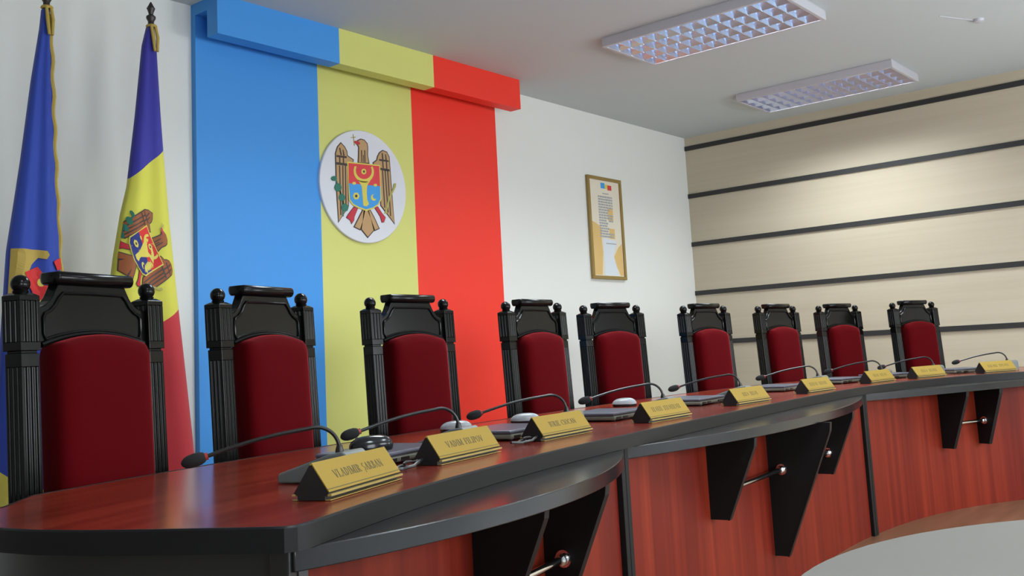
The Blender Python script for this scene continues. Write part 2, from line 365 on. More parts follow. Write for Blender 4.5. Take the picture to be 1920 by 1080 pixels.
EC = (-4.153, 2.103); ER = 0.356
t = tag(empty('coat_of_arms_sign', (EC[0], -0.04, EC[1])), 'round white board with an eagle coat of arms on the yellow stripe', 'emblem')
b = MB(); b.lathe([(ER, 0), (ER, 0.016), (ER-.004, 0.02)], n=72, axis=Matrix.Rotation(rad(90), 3, 'X')); b.obj('board', M['disc'], t)
emblem(t, lambda x, y, h: ((x-448)/365*ER, -0.0201-h, -(y-545-0.127*(x-448))/455*ER), 0.0016, M['tan'], M['eblue'], M['ered'], M['eyel'], M['dark'])

# ------------------------------------------------------------------ framed picture
t = tag(empty('framed_picture', (-1.44, 0, 2.03)), 'tall narrow framed certificate in thin antique gold frame on the white wall', 'picture')
W2, H2 = 0.248, 0.43
b = MB()
for (x0, x1, z0, z1) in ((-W2, W2, H2-.028, H2), (-W2, W2, -H2, -H2+.028), (-W2, -W2+.028, -H2+.028, H2-.028), (W2-.028, W2, -H2+.028, H2-.028)): b.box(x0, x1, -0.028, -0.002, z0, z1)
b.obj('frame', M['frame'], t, smooth=False, bevel=0.004)
b = MB(); b.box(-W2+.02, W2-.02, -0.014, -0.004, -H2+.02, H2-.02); pr = b.obj('print', M['paper'], t, smooth=False)
def patch(nm, m, polys, h=0.0005):
    b = MB()
    for p in polys: b.prism(p, lambda q, s: (q[0]*2*W2-W2, -0.0141-s, H2-q[1]*2*H2), 0, h)
    return b.obj(nm, m, pr, smooth=False)
R4 = lambda x0, y0, x1, y1: [(x0, y0), (x1, y0), (x1, y1), (x0, y1)]
patch('ribbon_blue', M['eblue'], [R4(.40, .055, .52, .11)]); patch('ribbon_yellow', M['eyel'], [R4(.52, .065, .60, .11)]); patch('ribbon_red', M['ered'], [R4(.60, .07, .72, .12)])
patch('ochre_ornament', M['ochre'], [[(.07, .44), (.2, .46), (.36, .50), (.34, .62), (.36, .74), (.30, .96), (.07, .96)], [(.93, .64), (.82, .68), (.70, .76), (.62, .82), (.78, .9), (.84, .96), (.93, .96)], R4(.56, .30, .72, .42), R4(.58, .50, .74, .60)])
patch('pale_banner', M['palepaper'], [[(.38, .60), (.78, .62), (.66, .76), (.80, .96), (.38, .96)]], 0.0008)
rnd = random.Random(3); lines = []
for k in range(16):
    y = .185+k*.026; x = .30
    while x < .70:
        wd = rnd.uniform(.03, .09)
        if not (x > .52 and 4 < k < 14 and rnd.random() < .6): lines.append(R4(x, y, min(.72, x+wd), y+.017))
        x += wd+.012
lines += [R4(.44, .155, .62, .165), R4(.46, .645, .76, .655)]
patch('text_lines', M['greyprint'], lines, 0.0011)

# ------------------------------------------------------------------ ceiling light fittings
def fitting(x0, x1, y0, y1, label):
    t = tag(empty('ceiling_light', ((x0+x1)/2, (y0+y1)/2, ROOM_H)), label, 'ceiling light', 'ceiling light fittings')
    hx, hy = (x1-x0)/2, (y1-y0)/2; zb = -0.062
    b = MB(); e = 0.022
    b.box(-hx, hx, -hy, hy, -0.006, 0)
    b.box(-hx, -hx+e, -hy, hy, zb, -0.006); b.box(hx-e, hx, -hy, hy, zb, -0.006); b.box(-hx+e, hx-e, -hy, -hy+e, zb, -0.006); b.box(-hx+e, hx-e, hy-e, hy, zb, -0.006)
    b.obj('housing', M['white'], t, smooth=False, bevel=0.003)
    ix, iy = hx-e, hy-e; pit = 2*ix/4; nb = 13
    b = MB()
    for k in range(4):      # parabolic trough over each tube
        cx = -ix+pit*(k+.5); pts = []
        for q in range(9):
            a = -1+q/4; pts.append((cx+a*pit*.5, -0.008-0.050*abs(a)**1.8))
        for q in range(8):
            o = b.add([(pts[q][0], -iy, pts[q][1]), (pts[q+1][0], -iy, pts[q+1][1]), (pts[q+1][0], iy, pts[q+1][1]), (pts[q][0], iy, pts[q][1])], [(0, 1, 2, 3)])
    b.obj('reflector', M['satin'], t)
    b = MB()
    for k in range(4):
        cx = -ix+pit*(k+.5); hw = pit*.47; N = 6; rings = []
        for q in range(N+1):
            u = -1+2*q/N; wv = 0.010*(1-0.6*abs(u)); tp = -0.026-0.026*u*u
            rings.append([(cx+u*hw, -wv, tp), (cx+u*hw, 0, -0.060), (cx+u*hw, wv, tp)])
        b.loft(rings)
    b.box(-ix, ix, -.0006, .0006, -.060, -.056)
    bl = b.obj('louvre_blade', M['mirror'], t); bl.location = (0, -iy+.002, 0)
    for j in range(1, nb+1):
        c = bl.copy(); COL.objects.link(c); c.parent = t; c.location = (0, -iy+.002+(2*iy-.004)*j/nb, 0)
    for k in range(4):
        cx = -ix+pit*(k+.5); b = MB(); b.tube([(cx, -iy+.02, -0.021), (cx, iy-.02, -0.021)], 0.0085, 10); b.obj('fluorescent_tube', M['tube'], t)
    li = D.lights.new('lamp_light', 'AREA'); li.shape = 'RECTANGLE'; li.size = 2*ix; li.size_y = 2*iy
    li.energy = LAMP_W; li.spread = rad(LAMP_SPREAD); li.color = (0.93, 1.0, 1.0)      # louvres cut the light off sideways
    lo = D.objects.new('lamp_light', li); COL.objects.link(lo); lo.parent = t; lo.location = (0, 0, -0.066)
    return t
LAMP_W, LAMP_SPREAD = 21, 132
fitting(-3.13, -2.51, -2.44, -1.21, 'louvred ceiling light further from the pale wood wall, larger in view')
fitting(-1.12, -0.53, -2.36, -1.12, 'louvred ceiling light close to the pale wood wall, smaller in view')
f0 = fitting(-5.26, -4.64, -2.45, -1.22, 'louvred ceiling light elsewhere in the room, outside the view'); f0['group'] = 'ceiling lights outside the view'
for x, y in ((-0.83, -4.75), (-2.82, -4.75), (-4.95, -4.75), (-7.3, -4.75)):
    c = copy_tree(f0); c.location = (x, y, ROOM_H)
t = tag(empty('smoke_detector', (-1.57, -3.07, ROOM_H)), 'small white round detector on the ceiling', 'smoke detector')
b = MB(); b.lathe([(0.018, -0.022), (0.03, -0.016), (0.033, -0.004), (0.033, 0)], n=24); b.obj('cover', M['white'], t)
b = MB(); b.tube([(0.0, 0.02, -0.003), (-0.28, 0.16, -0.003)], 0.003, 6); b.obj('cable_duct', M['white'], t)

# ------------------------------------------------------------------ flags
def lerp_tab(tab, z):
    if z >= tab[0][1]: return tab[0][0]
    for (x0, z0), (x1, z1) in zip(tab, tab[1:]):
        if z >= z1: return x0+(x1-x0)*(z0-z)/(z0-z1)
    return tab[-1][0]
class Flag:
    def __init__(s, L, R, px, amp, nfold, seed):
        s.L, s.R, s.px, s.amp, s.nf, s.sd = L, R, px, amp, nfold, seed
    def front(s, x, z):
        l, r = lerp_tab(s.L, z), lerp_tab(s.R, z); t = max(-1, min(1, (2*x-l-r)/(r-l)))
        w = (r-l)/2; d = 0.25*w+0.012
        return -0.42-d*math.sqrt(max(0, 1-t*t))**0.7+s.amp*w*math.sin(s.nf*t*math.pi+s.sd+0.7*z)*(1-t**4)
    def mesh(s, name, m, parent, org, zt, zb):
        NZ, NT = 70, 40; b = MB(); rings = []
        for i in range(NZ+1):
            z = zt+(zb-zt)*i/NZ; l, r = lerp_tab(s.L, z), lerp_tab(s.R, z); w = (r-l)/2; g = []
            for k in range(NT):
                th = math.pi*k/NT; x = (l+r)/2-w*math.cos(th); g.append((x-org[0], s.front(x, z)-org[1], z))
            for k in range(NT):
                th = math.pi*k/NT; x = (l+r)/2+w*math.cos(th); tt = (2*x-l-r)/(r-l)
                g.append((x-org[0], -0.42-org[1]+0.012+0.35*w*math.sin(th)+0.06*w*math.sin(7*tt+z)*(1-tt**4), z))
            rings.append(g)
        b.loft(rings); return b.obj(name, m, parent, angle=80)
def pole(parent, top):
    b = MB(); b.tube([(0, 0, 0.05), (0, 0, top-.08)], 0.014, 12); b.obj('pole', M['polewood'], parent)
    b = MB(); b.lathe([(0.014, top-.085), (0.022, top-.07), (0.022, top-.06), (0.010, top-.05), (0.014, top-.035), (0.020, top-.02), (0.012, top-.006), (0.003, top+.012)], n=14); b.obj('finial', M['polewood'], parent)
    b = MB(); b.lathe([(0.16, 0.0), (0.16, 0.02), (0.05, 0.045), (0.03, 0.10), (0.018, 0.12)], n=32); b.obj('base', M['polewood'], parent)
def tassel(parent, z0, x):
    b = MB()
    for s in (-1, 1):
        b.tube([(s*0.010, -0.022, z0), (s*0.012+x, -0.030, z0-.06), (s*0.007+x, -0.036, z0-.13)], [0.007, 0.008, 0.006], 8)
    b.tube([(0.02*math.cos(a), 0.02*math.sin(a)-0.005, z0) for a in [k*math.pi/6 for k in range(12)]], 0.007, 6, closed=True)
    b.obj('gold_cord', M['flaggold'], parent)

L2 = [(-5.825, 2.66), (-5.849, 2.559), (-5.886, 2.202), (-5.927, 1.869), (-5.958, 1.742), (-5.992, 1.545), (-6.042, 1.162), (-6.12, 0.5)]
R2 = [(-5.795, 2.66), (-5.783, 2.573), (-5.763, 2.222), (-5.75, 2.041), (-5.723, 1.71), (-5.687, 1.356), (-5.648, 1.004), (-5.598, 0.53)]
f2 = Flag(L2, R2, -5.807, 0.09, 1.6, 0.4)
org = (-5.807, -0.42)
t = tag(empty('tricolour_flag', (org[0], org[1], 0)), 'furled blue, yellow and red flag with eagle arms, beside the blue stripe', 'flag', 'flags on poles')
pole(t, 2.77)
# world-anchored colours: the cloth object keeps world coordinates so the bands follow x and z
cl = f2.mesh('cloth', M['tricolour'], t, (0, 0), 2.655, 0.45); cl.location = (-org[0], -org[1], 0)
tassel(t, 2.66, 0.006)
c0, U, V = Vector((-5.866, 1.565)), Vector((0.092, -0.245)), Vector((0.134, 0.086))
def on_flag2(x, y, h):
    uu = (x-448)/365; vv = -(y-545-0.127*(x-448))/455
    p = c0+U*uu+V*(vv-.06); l, r = lerp_tab(L2, p.y)+.004, lerp_tab(R2, p.y)-.004
    px = max(l, min(r, p.x)); return (px-org[0], f2.front(px, p.y)-org[1]-0.003-h*1.0, p.y)
def densify(pts, step=18):
    out = []
    for i in range(len(pts)):
        a, c = Vector(pts[i]), Vector(pts[(i+1) % len(pts)]); n = max(1, int((c-a).length/step))
        out += [tuple(a+(c-a)*k/n) for k in range(n)]
    return out
def lay(b, pts, fn, z0, z1, mi=0):
    """polygon laid on a surface; triangulated with inner points so it follows folds"""
    bm = bmesh.new(); P = densify(pts); vs = [bm.verts.new((p[0], p[1], 0)) for p in P]
    f = bm.faces.new(vs); bmesh.ops.triangulate(bm, faces=[f]); bmesh.ops.subdivide_edges(bm, edges=[e for e in bm.edges if e.calc_length() > 40], cuts=2, use_grid_fill=False)
    bmesh.ops.triangulate(bm, faces=bm.faces[:]); bm.verts.index_update()
    o = b.add([fn(v.co.x, v.co.y, z1) for v in bm.verts], [[v.index for v in q.verts] for q in bm.faces], mi); bm.free()
emblem(t, on_flag2, 0.0012, M['brown'], M['navy'], M['fred'], M['eyel'], M['dark'])

L1 = [(-6.325, 2.62), (-6.332, 2.539), (-6.367, 2.292), (-6.408, 1.935), (-6.439, 1.704), (-6.461, 1.545), (-6.481, 1.149), (-6.501, 0.724), (-6.518, 0.45)]
R1 = [(-6.295, 2.62), (-6.29, 2.524), (-6.278, 2.189), (-6.262, 1.835), (-6.242, 1.487), (-6.226, 1.143), (-6.21, 0.804), (-6.195, 0.45)]
f1 = Flag(L1, R1, -6.307, 0.12, 1.8, 1.2)
org1 = (-6.307, -0.42)
t = tag(empty('blue_flag', (org1[0], org1[1], 0)), 'furled royal blue flag with gold fringe behind the largest chair', 'flag', 'flags on poles')
pole(t, 2.74)
f1.mesh('cloth', M['flagblue'], t, org1, 2.62, 0.45)
tassel(t, 2.63, 0.004)
b = MB(); b.tube([(lerp_tab(R1, z)-org1[0]+0.004*math.sin(z*40), -0.01, z) for z in [2.6-2.12*k/80 for k in range(81)]], 0.009, 6); b.obj('fringe', M['flaggold'], t)
def on_flag1(p):
    l, r = lerp_tab(L1, p[1])+.003, lerp_tab(R1, p[1])-.003; x = max(l, min(r, p[0])); return x
def f1patch(nm, m, pts, h):
    b = MB(); lay(b, [(p[0]*2000, p[1]*2000) for p in pts], lambda x, y, q: (on_flag1((x/2000, y/2000))-org1[0], f1.front(on_flag1((x/2000, y/2000)), y/2000)-org1[1]-q, y/2000), 0, h); return b.obj(nm, m, t, smooth=False)
f1patch('gold_ornament', M['flaggold'], [(-6.47, 1.552), (-6.355, 1.550), (-6.320, 1.545), (-6.312, 1.528), (-6.322, 1.510), (-6.352, 1.516), (-6.378, 1.486), (-6.398, 1.44), (-6.40, 1.36), (-6.43, 1.26), (-6.476, 1.26), (-6.470, 1.437)], 0.009)
f1patch('red_shield', M['fred'], [(-6.412, 1.452), (-6.354, 1.478), (-6.300, 1.395), (-6.285, 1.36), (-6.32, 1.33), (-6.36, 1.345), (-6.385, 1.39)], 0.011)
f1patch('shield_star', M['eyel'], circ(-6.342, 1.412, .014, .018, 10), 0.013)
f1patch('red_tongue', M['fred'], [(-6.292, 1.50), (-6.275, 1.512), (-6.25, 1.521), (-6.247, 1.473), (-6.27, 1.466)], 0.010)
f1patch('yellow_scroll', M['eyel'], [(-6.33, 1.385), (-6.27, 1.42), (-6.245, 1.40), (-6.25, 1.34), (-6.30, 1.30), (-6.35, 1.32)], 0.010)
f1patch('yellow_hem', M['eyel'], [(-6.505, 0.66), (-6.44, 0.60), (-6.30, 0.55), (-6.20, 0.52), (-6.195, 0.46), (-6.51, 0.46)], 0.010)

# ------------------------------------------------------------------ the judges' bench: one smooth curve in plan
CP = [(-7.25, -3.33), (-7.02, -3.24), (-6.69, -3.14), (-6.32, -3.05), (-5.75, -2.955), (-4.73, -2.82), (-3.9, -2.73), (-3.1, -2.69), (-2.5, -2.75), (-2.05, -2.88), (-1.72, -3.05), (-1.40, -3.28), (-1.12, -3.55)]
def spline(CP, n=12):
    P = [Vector(p) for p in CP]; P = [2*P[0]-P[1]]+P+[2*P[-1]-P[-2]]; out = []
    for i in range(1, len(P)-2):
        a, b, c, d = P[i-1:i+3]; d0, d1, d2 = (b-a).length, (c-b).length, (d-c).length
        m1 = ((b-a)/d0*d1+(c-b)/d1*d0)/(d0+d1)*d1; m2 = ((c-b)/d1*d2+(d-c)/d2*d1)/(d1+d2)*d1
        for k in range(n):
            q = k/n; out.append((2*q**3-3*q*q+1)*b+(q**3-2*q*q+q)*m1+(-2*q**3+3*q*q)*c+(q**3-q*q)*m2)
    return out+[P[-2]]
S = spline(CP); DS = [0]
for a, c in zip(S, S[1:]): DS.append(DS[-1]+(c-a).length)
def P_at(s):
    s = max(0, min(DS[-1], s))
    for i in range(len(S)-1):
        if s <= DS[i+1]: return S[i]+(S[i+1]-S[i])*((s-DS[i])/(DS[i+1]-DS[i]))
    return S[-1]
def frame_at(s):
    p = P_at(s); tn = (P_at(s+.04)-P_at(s-.04)).normalized(); return p, tn, Vector((-tn.y, tn.x))
def off(s, d):
    p, tn, n = frame_at(s); q = p+n*d; return (q.x, q.y)
def nearest_s(x, y):
    best = min(range(len(S)), key=lambda i: (S[i].x-x)**2+(S[i].y-y)**2); return DS[best], S[best]
def uv_s(c, nrm):      # along the bench / across it
    s, p = nearest_s(c.x, c.y); return (s, (Vector((c.x, c.y))-p).length if abs(nrm.z) > .5 else c.z)
def uv_v(c, nrm):      # vertical grain
    s, p = nearest_s(c.x, c.y); return (c.z, s)
ZT, ZE, ZS = 0.755, 0.717, 0.680
DEPTH = 0.87
SB = [0.0, 1.551, 4.216, 6.20]
def rng(a, b, n): return [a+(b-a)*k/n for k in range(n+1)]

def ring_outline(k):
    a, c = SB[k], SB[k+1]; g = 0.0012
    if k == 0:
        front = [off(s, 0) for s in rng(a+.03, c-g, 40)]
        rear = [off(s, DEPTH) for s in rng(c-g, 0.30, 26)]
        end = [(-7.36, -2.53), (-7.42, -2.565), (-7.47, -2.63), (-7.495, -2.72), (-7.497, -2.81), (-7.475, -2.92), (-7.44, -3.01), (-7.395, -3.10), (-7.345, -3.19), (-7.29, -3.29), (-7.272, -3.318), (-7.255, -3.326), (-7.238, -3.324)]
        return front+rear+end
    if k == 1:
        return [off(s, 0) for s in rng(a+g, c-g, 50)]+[off(s, DEPTH) for s in rng(c-g, a+g, 50)]
    front = [off(s, 0) for s in rng(a+g, c-.03, 40)]; p, tn, n = frame_at(c)
    E = lambda d, e: tuple(p+n*d+tn*e)
    end = [E(.006, .0), E(.03, .02), E(.2, .09), (E(.4, .13)), E(.6, .12), E(.75, .06), E(DEPTH-.02, -.04)]
    return front+end+[off(s, DEPTH) for s in rng(c-.12, a+g, 40)]

names = ['desk section nearest the viewer, with rounded end and shelf below its edge', 'long middle desk section between the two black upright joints, three black brackets', 'desk section farthest from the viewer, beside the pale wood wall']
BR = {0: [(0.72, 'S'), (1.08, 'S')], 1: [(2.258, 'S'), (2.903, 'B'), (3.536, 'S')], 2: [(5.088, 'S'), (5.412, 'S')]}
def bracket_profile(kind, k):
    # outward distance d, height z
    zb, db, dt = ((0.395, 0.395, 0.355)[k], 0.068, 0.178) if kind == 'S' else (0.148, 0.056, 0.262)
    return [(0, zb), (db, zb), (dt, 0.65 if kind == 'S' else 0.645), (dt+.004, ZS-.001), (0, ZS-.001)]
desks = []
for k in range(3):
    a, c = SB[k], SB[k+1]; mid = off((a+c)/2, .4)
    t = tag(empty('bench_section', (mid[0], mid[1], 0)), names[k], 'desk', 'curved bench sections'); desks.append(t)
    O = Vector((mid[0], mid[1], 0)); loc = lambda p, z: (p[0]-O.x, p[1]-O.y, z)
    uvw = lambda f: (lambda co, n: f(co+O, n))
    ol = ring_outline(k)
    b = MB(); b.prism(ol, lambda p, z: loc(p, z), ZE, ZT)
    b.obj('desktop', M['top'], t, smooth=False, uvf=uvw(uv_s))
    outer = grow(ol, 0.004); lip = grow(ol, -0.002); b = MB(); n = len(ol)
    rings = [[loc(p, ZE-.001) for p in ol], [loc(p, ZE-.001) for p in outer], [loc(p, ZT-.002) for p in outer], [loc(p, ZT+.0012) for p in grow(ol, .002)], [loc(p, ZT+.0012) for p in lip], [loc(p, ZT-.003) for p in lip]]
    o = b.add([v for g in rings for v in g], [])
    for i in range(len(rings)-1):
        for q in range(n):
            # leave the butt joints between sections plain
            e1, e2 = Vector(ol[q]), Vector(ol[(q+1) % n])
            if (e2-e1).length > 0.5: continue
            b.f.append([o+i*n+q, o+i*n+(q+1) % n, o+(i+1)*n+(q+1) % n, o+(i+1)*n+q]); b.mi.append(0)
    b.obj('edge_band', M['edge'], t, angle=30)
    # front panel (vertical grain), 3 cm behind the edge
    p0, p1 = a+(.03 if k == 0 else .028), c-.028
    b = MB(); ss = rng(p0, p1, 40)
    b.prism([off(s, .03) for s in ss]+[off(s, .048) for s in reversed(ss)], lambda p, z: loc(p, z), 0.0, ZE-.002)
    b.obj('front_panel', M['panel'], t, angle=30, uvf=uvw(uv_v))
    # black uprights at the joints
    for e, s in ((0, a), (1, c)):
        if k == 0 and e == 0:
            b = MB(); b.prism([off(.004, .024), off(.031, .024), off(.031, .06), off(.004, .06)], lambda p, z: loc(p, z), 0, ZE-.002)
            b.obj('corner_post', M['black'], t, smooth=False, bevel=0.003); continue
        s0, s1 = (s+.0015, s+.026) if e == 0 else (s-.026, s-.0015)
        b = MB(); b.prism([off(s0, .012), off(s1, .012), off(s1, .40), off(s0, .40)], lambda p, z: loc(p, z), 0, ZE-.002)
        b.obj('side_panel', M['matblack'], t, smooth=False, bevel=0.002)
    if k == 0:
        ends = [(-7.232, -3.30), (-7.27, -3.235), (-7.325, -3.14), (-7.375, -3.05), (-7.415, -2.96), (-7.44, -2.87), (-7.45, -2.78), (-7.44, -2.70)]
        inn = [(x+.022, y+.004) for x, y in ends]
        b = MB(); b.prism(ends[::-1]+inn, lambda p, z: loc(p, z), 0, ZE-.002); b.obj('end_panel', M['black'], t, angle=30)
    # lower shelf: a circular segment swelling out in front of the panel
    A, B = Vector(off(a+.012, .03)), Vector(off(c-.012 if k < 2 else c-.03, .03)); ch = (B-A); Lc = ch.length; tx = ch/Lc; nx = Vector((tx.y, -tx.x))
    midp = Vector(off((a+c)/2, .03)); bow = (midp-(A+B)/2).dot(nx); sag = bow+(0.215 if k != 1 else 0.225)
    cur = []
    for q in range(49):
        x = -1+2*q/48; Rr = ((Lc/2)**2+sag**2)/(2*sag); y = math.sqrt(Rr**2-(x*Lc/2)**2)-(Rr-sag); cur.append(tuple((A+B)/2+tx*(x*Lc/2)+nx*(y+.012)))
    pts = [tuple(A+nx*.0)]+cur+[tuple(B)]+[off(s, .029) for s in rng(c-.03, a+.03, 24)]
    b = MB(); b.prism(pts, lambda p, z: loc(p, z), ZS, ZE-.0015); b.obj('shelf', M['blackshelf'], t, angle=30, bevel=0.002)
    # brackets and the chrome rail through them
    for s, kind in BR[k]:
        p, tn, nn = frame_at(s); base = p+nn*.03; outw = -nn; th = 0.012
        b = MB(); b.prism(bracket_profile(kind, k), lambda q, e: loc(base+outw*q[0]+tn*e, q[1]), -th, th)
        o = b.obj('bracket', M['matblack'], t, smooth=False)
        b = MB(); pf = bracket_profile(kind, k); pa, pb, pc = pf[1], pf[2], pf[3]
        edge = [(pa[0]-.004, pa[1]-.0015), (pa[0]+.0015, pa[1]-.0015), (pb[0]+.0015, pb[1]), (pc[0]+.0015, pc[1]), (pc[0]-.003, pc[1]), (pb[0]-.003, pb[1]+.001)]
        b.prism(edge, lambda q, e: loc(base+outw*q[0]+tn*e, q[1]), -th-.001, th+.001); b.obj('edge_strip', M['edge'], o, smooth=False)
    sB = [s for s, _ in BR[k]]
    for s0, s1 in zip(sB, sB[1:]):
        (p0, t0, n0), (p1, t1, n1) = frame_at(s0), frame_at(s1)
        q0 = p0+n0*(.03-.055)+t0*.012; q1 = p1+n1*(.03-.055)-t1*.012
        b = MB(); b.tube([(q0.x-O.x, q0.y-O.y, .492), (q1.x-O.x, q1.y-O.y, .492)], 0.0095, 12); o = b.obj('chrome_rail', M['chrome'], t)
        for q, d in ((q0, (q1-q0).normalized()), (q1, (q0-q1).normalized())):
            b = MB(); e = Vector((q.x-O.x, q.y-O.y, .492)); d3 = Vector((d.x, d.y, 0))
            b.tube([e, e+d3*.004, e+d3*.005, e+d3*.022, e+d3*.028], [0.022, 0.022, 0.016, 0.016, 0.011], 16); b.obj('collar', M['chrome'], o)

# ------------------------------------------------------------------ high-backed chairs
def make_chair():
    t = empty('high_backed_chair')
    sh = lambda x, y, z: (x, y-(1.25-z)*0.05, z)          # slight recline
    G = 1.07
    def fluted(x0, x1, y0, y1, z0, z1, flut=3, dep=0.004):
        pts = []
        def side(a, c, nrm, along):
            out = []; L = c-a
            return out
        # front (y0) and side faces carry grooves
        w_ = x1-x0; d_ = y1-y0
        def face(pa, pb, nin):
            res = [pa]; v = (pb[0]-pa[0], pb[1]-pa[1])
            for k in range(flut):
                for f, dd in ((.14+.27*k, 0), (.18+.27*k, dep), (.26+.27*k, dep), (.30+.27*k, 0)):
                    res.append((pa[0]+v[0]*f+nin[0]*dd, pa[1]+v[1]*f+nin[1]*dd))
            return res
        pts += face((x0, y0), (x1, y0), (0, 1)); pts += face((x1, y0), (x1, y1), (-1, 0)); pts += face((x1, y1), (x0, y1), (0, -1)); pts += face((x0, y1), (x0, y0), (1, 0))
        return pts
    for sx in (-1, 1):
        cx = sx*0.203; b = MB()
        b.box(cx-.025, cx+.025, -.026, .026, 0, .62)
        b.prism(fluted(cx-.025, cx+.025, -.026, .026, 0, 0), lambda p, z: (p[0], p[1], z), .62, 1.035)
        b.box(cx-.025, cx+.025, -.026, .026, 1.035, G-.004); b.box(cx-.022, cx+.022, -.023, .023, G-.004, G+.002)
        b.box(cx-.028, cx+.028, -.029, .029, G+.002, G+.022)
        b.prism(fluted(cx-.028, cx+.028, -.029, .029, 0, 0), lambda p, z: (p[0], p[1], z), G+.022, G+.118)
        o4 = [(cx-.028, -.029), (cx+.028, -.029), (cx+.028, .029), (cx-.028, .029)]
        sc = lambda f: [(cx+(p[0]-cx)*f, p[1]*f) for p in o4]
        b.loft([[(p[0], p[1], G+.118) for p in o4], [(p[0], p[1], G+.130) for p in o4], [(p[0], p[1], G+.137) for p in sc(.6)]])
        b.v = [sh(*v) for v in b.v]
        o = b.obj('post', M['chairwood'], t, smooth=False, bevel=0.0012)
        b = MB(); r = 0.022; zc = 1.228
        b.lathe([(0.017, G+.137), (0.019, G+.141), (0.012, G+.146)]+[(r*math.cos(a), zc+r*math.sin(a)) for a in [rad(-58+14.8*q) for q in range(11)]], (cx, 0, 0), n=20)
        b.v = [sh(*v) for v in b.v]; b.obj('finial', M['chairwood'], o)
    # headboard
    half = []
    for q in range(9): x = .183*q/8; half.append((x, 1.078+.027*(1-min(1, x/.160)**2)))
    half += [(.183, 1.172), (.158, 1.176), (.146, 1.181), (.134, 1.190), (.124, 1.202), (.115, 1.218), (.108, 1.232)]
    ol = half+[(-x, z) for x, z in reversed(half[1:])]
    b = MB(); b.prism(ol, lambda p, y: sh(p[0], y, p[1]), -.016, .018); hb = b.obj('headboard', M['chairwood'], t, smooth=False, bevel=0.003)
    ins = []
    for q in range(9): x = .15*q/8; ins.append((x, 1.094+.025*(1-(x/.165)**2)))
    ins += [(.156, 1.112), (.156, 1.150), (.150, 1.160), (.136, 1.166), (.120, 1.180), (.108, 1.198), (.095, 1.210), (0, 1.211)]
    loop = ins+[(-x, z) for x, z in reversed(ins[1:-1])]
    b = MB(); b.tube([sh(x, -.018, z) for x, z in loop], 0.0042, 8, closed=True); b.obj('bead_moulding', M['chairwood'], hb)
    arch = [(x*.165/10, 1.082+.027*(1-(x/10)**2)) for x in range(-10, 11)]
    b = MB(); b.tube([sh(x, -.019, z+.003) for x, z in arch], 0.0065, 8); b.obj('arch_moulding', M['chairwood'], hb)
    b = MB(); prof = [(-.031, 1.234), (-.036, 1.240), (-.038, 1.248), (-.036, 1.256), (-.030, 1.2615), (.026, 1.2615), (.030, 1.256), (.031, 1.247), (.028, 1.236), (.022, 1.231), (-.024, 1.231)]
    rings = []
    for x, f in ((-.126, .55), (-.123, .85), (-.117, 1), (.117, 1), (.123, .85), (.126, .55)):
        rings.append([sh(x, y*f, 1.247+(z-1.247)*(.6+.4*f)) for y, z in prof])
    b.loft(rings); b.obj('crest_rail', M['chairwood'], t, angle=50)
    # lower back rails
    b = MB()
    for z0, z1 in ((.50, .56), (.20, .235)):
        b.box(-.184, .184, -.014, .014, z0, z1)
    b.v = [sh(*v) for v in b.v]; b.obj('back_rail', M['chairwood'], t, smooth=False, bevel=0.003)
    # backrest pad
    W, zb = .148, .585
    def outline(ins_, f=1.0):
        w = W-ins_; r = .028; pts = [(-w+.012, zb+ins_), (w-.012, zb+ins_), (w, zb+ins_+.012)]
        za = lambda x: 1.1085-ins_-.026*(x/W)**2
        xe = w-r; ze = za(w)-r+.004
        pts += [(w, ze-.01), (w, ze)]
        pts += [(xe+r*math.sin(rad(90-a)), ze+(za(xe)-ze)*math.sin(rad(a))) for a in (22, 45, 67)]
        pts += [(xe*(1-q/6), za(xe*(1-q/6))) for q in range(0, 13)]
        pts += [(-xe-r*math.cos(rad(a)), ze+(za(xe)-ze)*math.sin(rad(a))) for a in (67, 45, 22)]
        pts += [(-w, ze), (-w, ze-.01), (-w, zb+ins_+.012)]
        return [(x*f, .86+(z-.86)*f) for x, z in pts]
    rings = [[sh(x, y, z) for x, z in outline(i_, f_)] for y, i_, f_ in ((.012, .004, 1), (.006, 0, 1), (-.042, 0, 1), (-.053, .003, 1), (-.061, .009, 1), (-.066, .018, 1), (-.069, .018, .92), (-.071, .018, .75), (-.072, .018, .4))]
    b = MB(); b.loft(rings); b.obj('backrest_pad', M['velvet'], t, angle=70)
    # seat
    dy = -(1.25-.47)*.05
    b = MB(); b.box(-.205, .205, -.46+dy, -.0+dy, .385, .44); b.obj('seat_frame', M['chairwood'], t, smooth=False, bevel=0.005)
    def sq(hx, y0, y1, r=.03):
        out = []
        for cx, cy, a0 in ((hx-r, y1-r, 0), (-hx+r, y1-r, 90), (-hx+r, y0+r, 180), (hx-r, y0+r, 270)):
            out += [(cx+r*math.cos(rad(a0+q*22.5)), cy+r*math.sin(rad(a0+q*22.5))) for q in range(5)]
        return out
    b = MB(); b.loft([[(x, y, z) for x, y in sq(.20-i, -.455+dy+i, -.03+dy-i)] for i, z in ((0, .44), (0, .47), (.008, .485), (.03, .494), (.08, .499))]); b.obj('seat_pad', M['velvet'], t, angle=60)
    for sx in (-1, 1):
        b = MB(); b.lathe([(.018, 0), (.024, .02), (.018, .05), (.026, .12), (.03, .22), (.022, .30), (.028, .33), (.028, .386)], (sx*.175, -.425+dy, 0), n=16); b.obj('leg', M['chairwood'], t)
    b = MB(); b.box(-.165, .165, -.436+dy, -.414+dy, .14, .17); b.obj('stretcher', M['chairwood'], t, smooth=False, bevel=0.003)
    return t
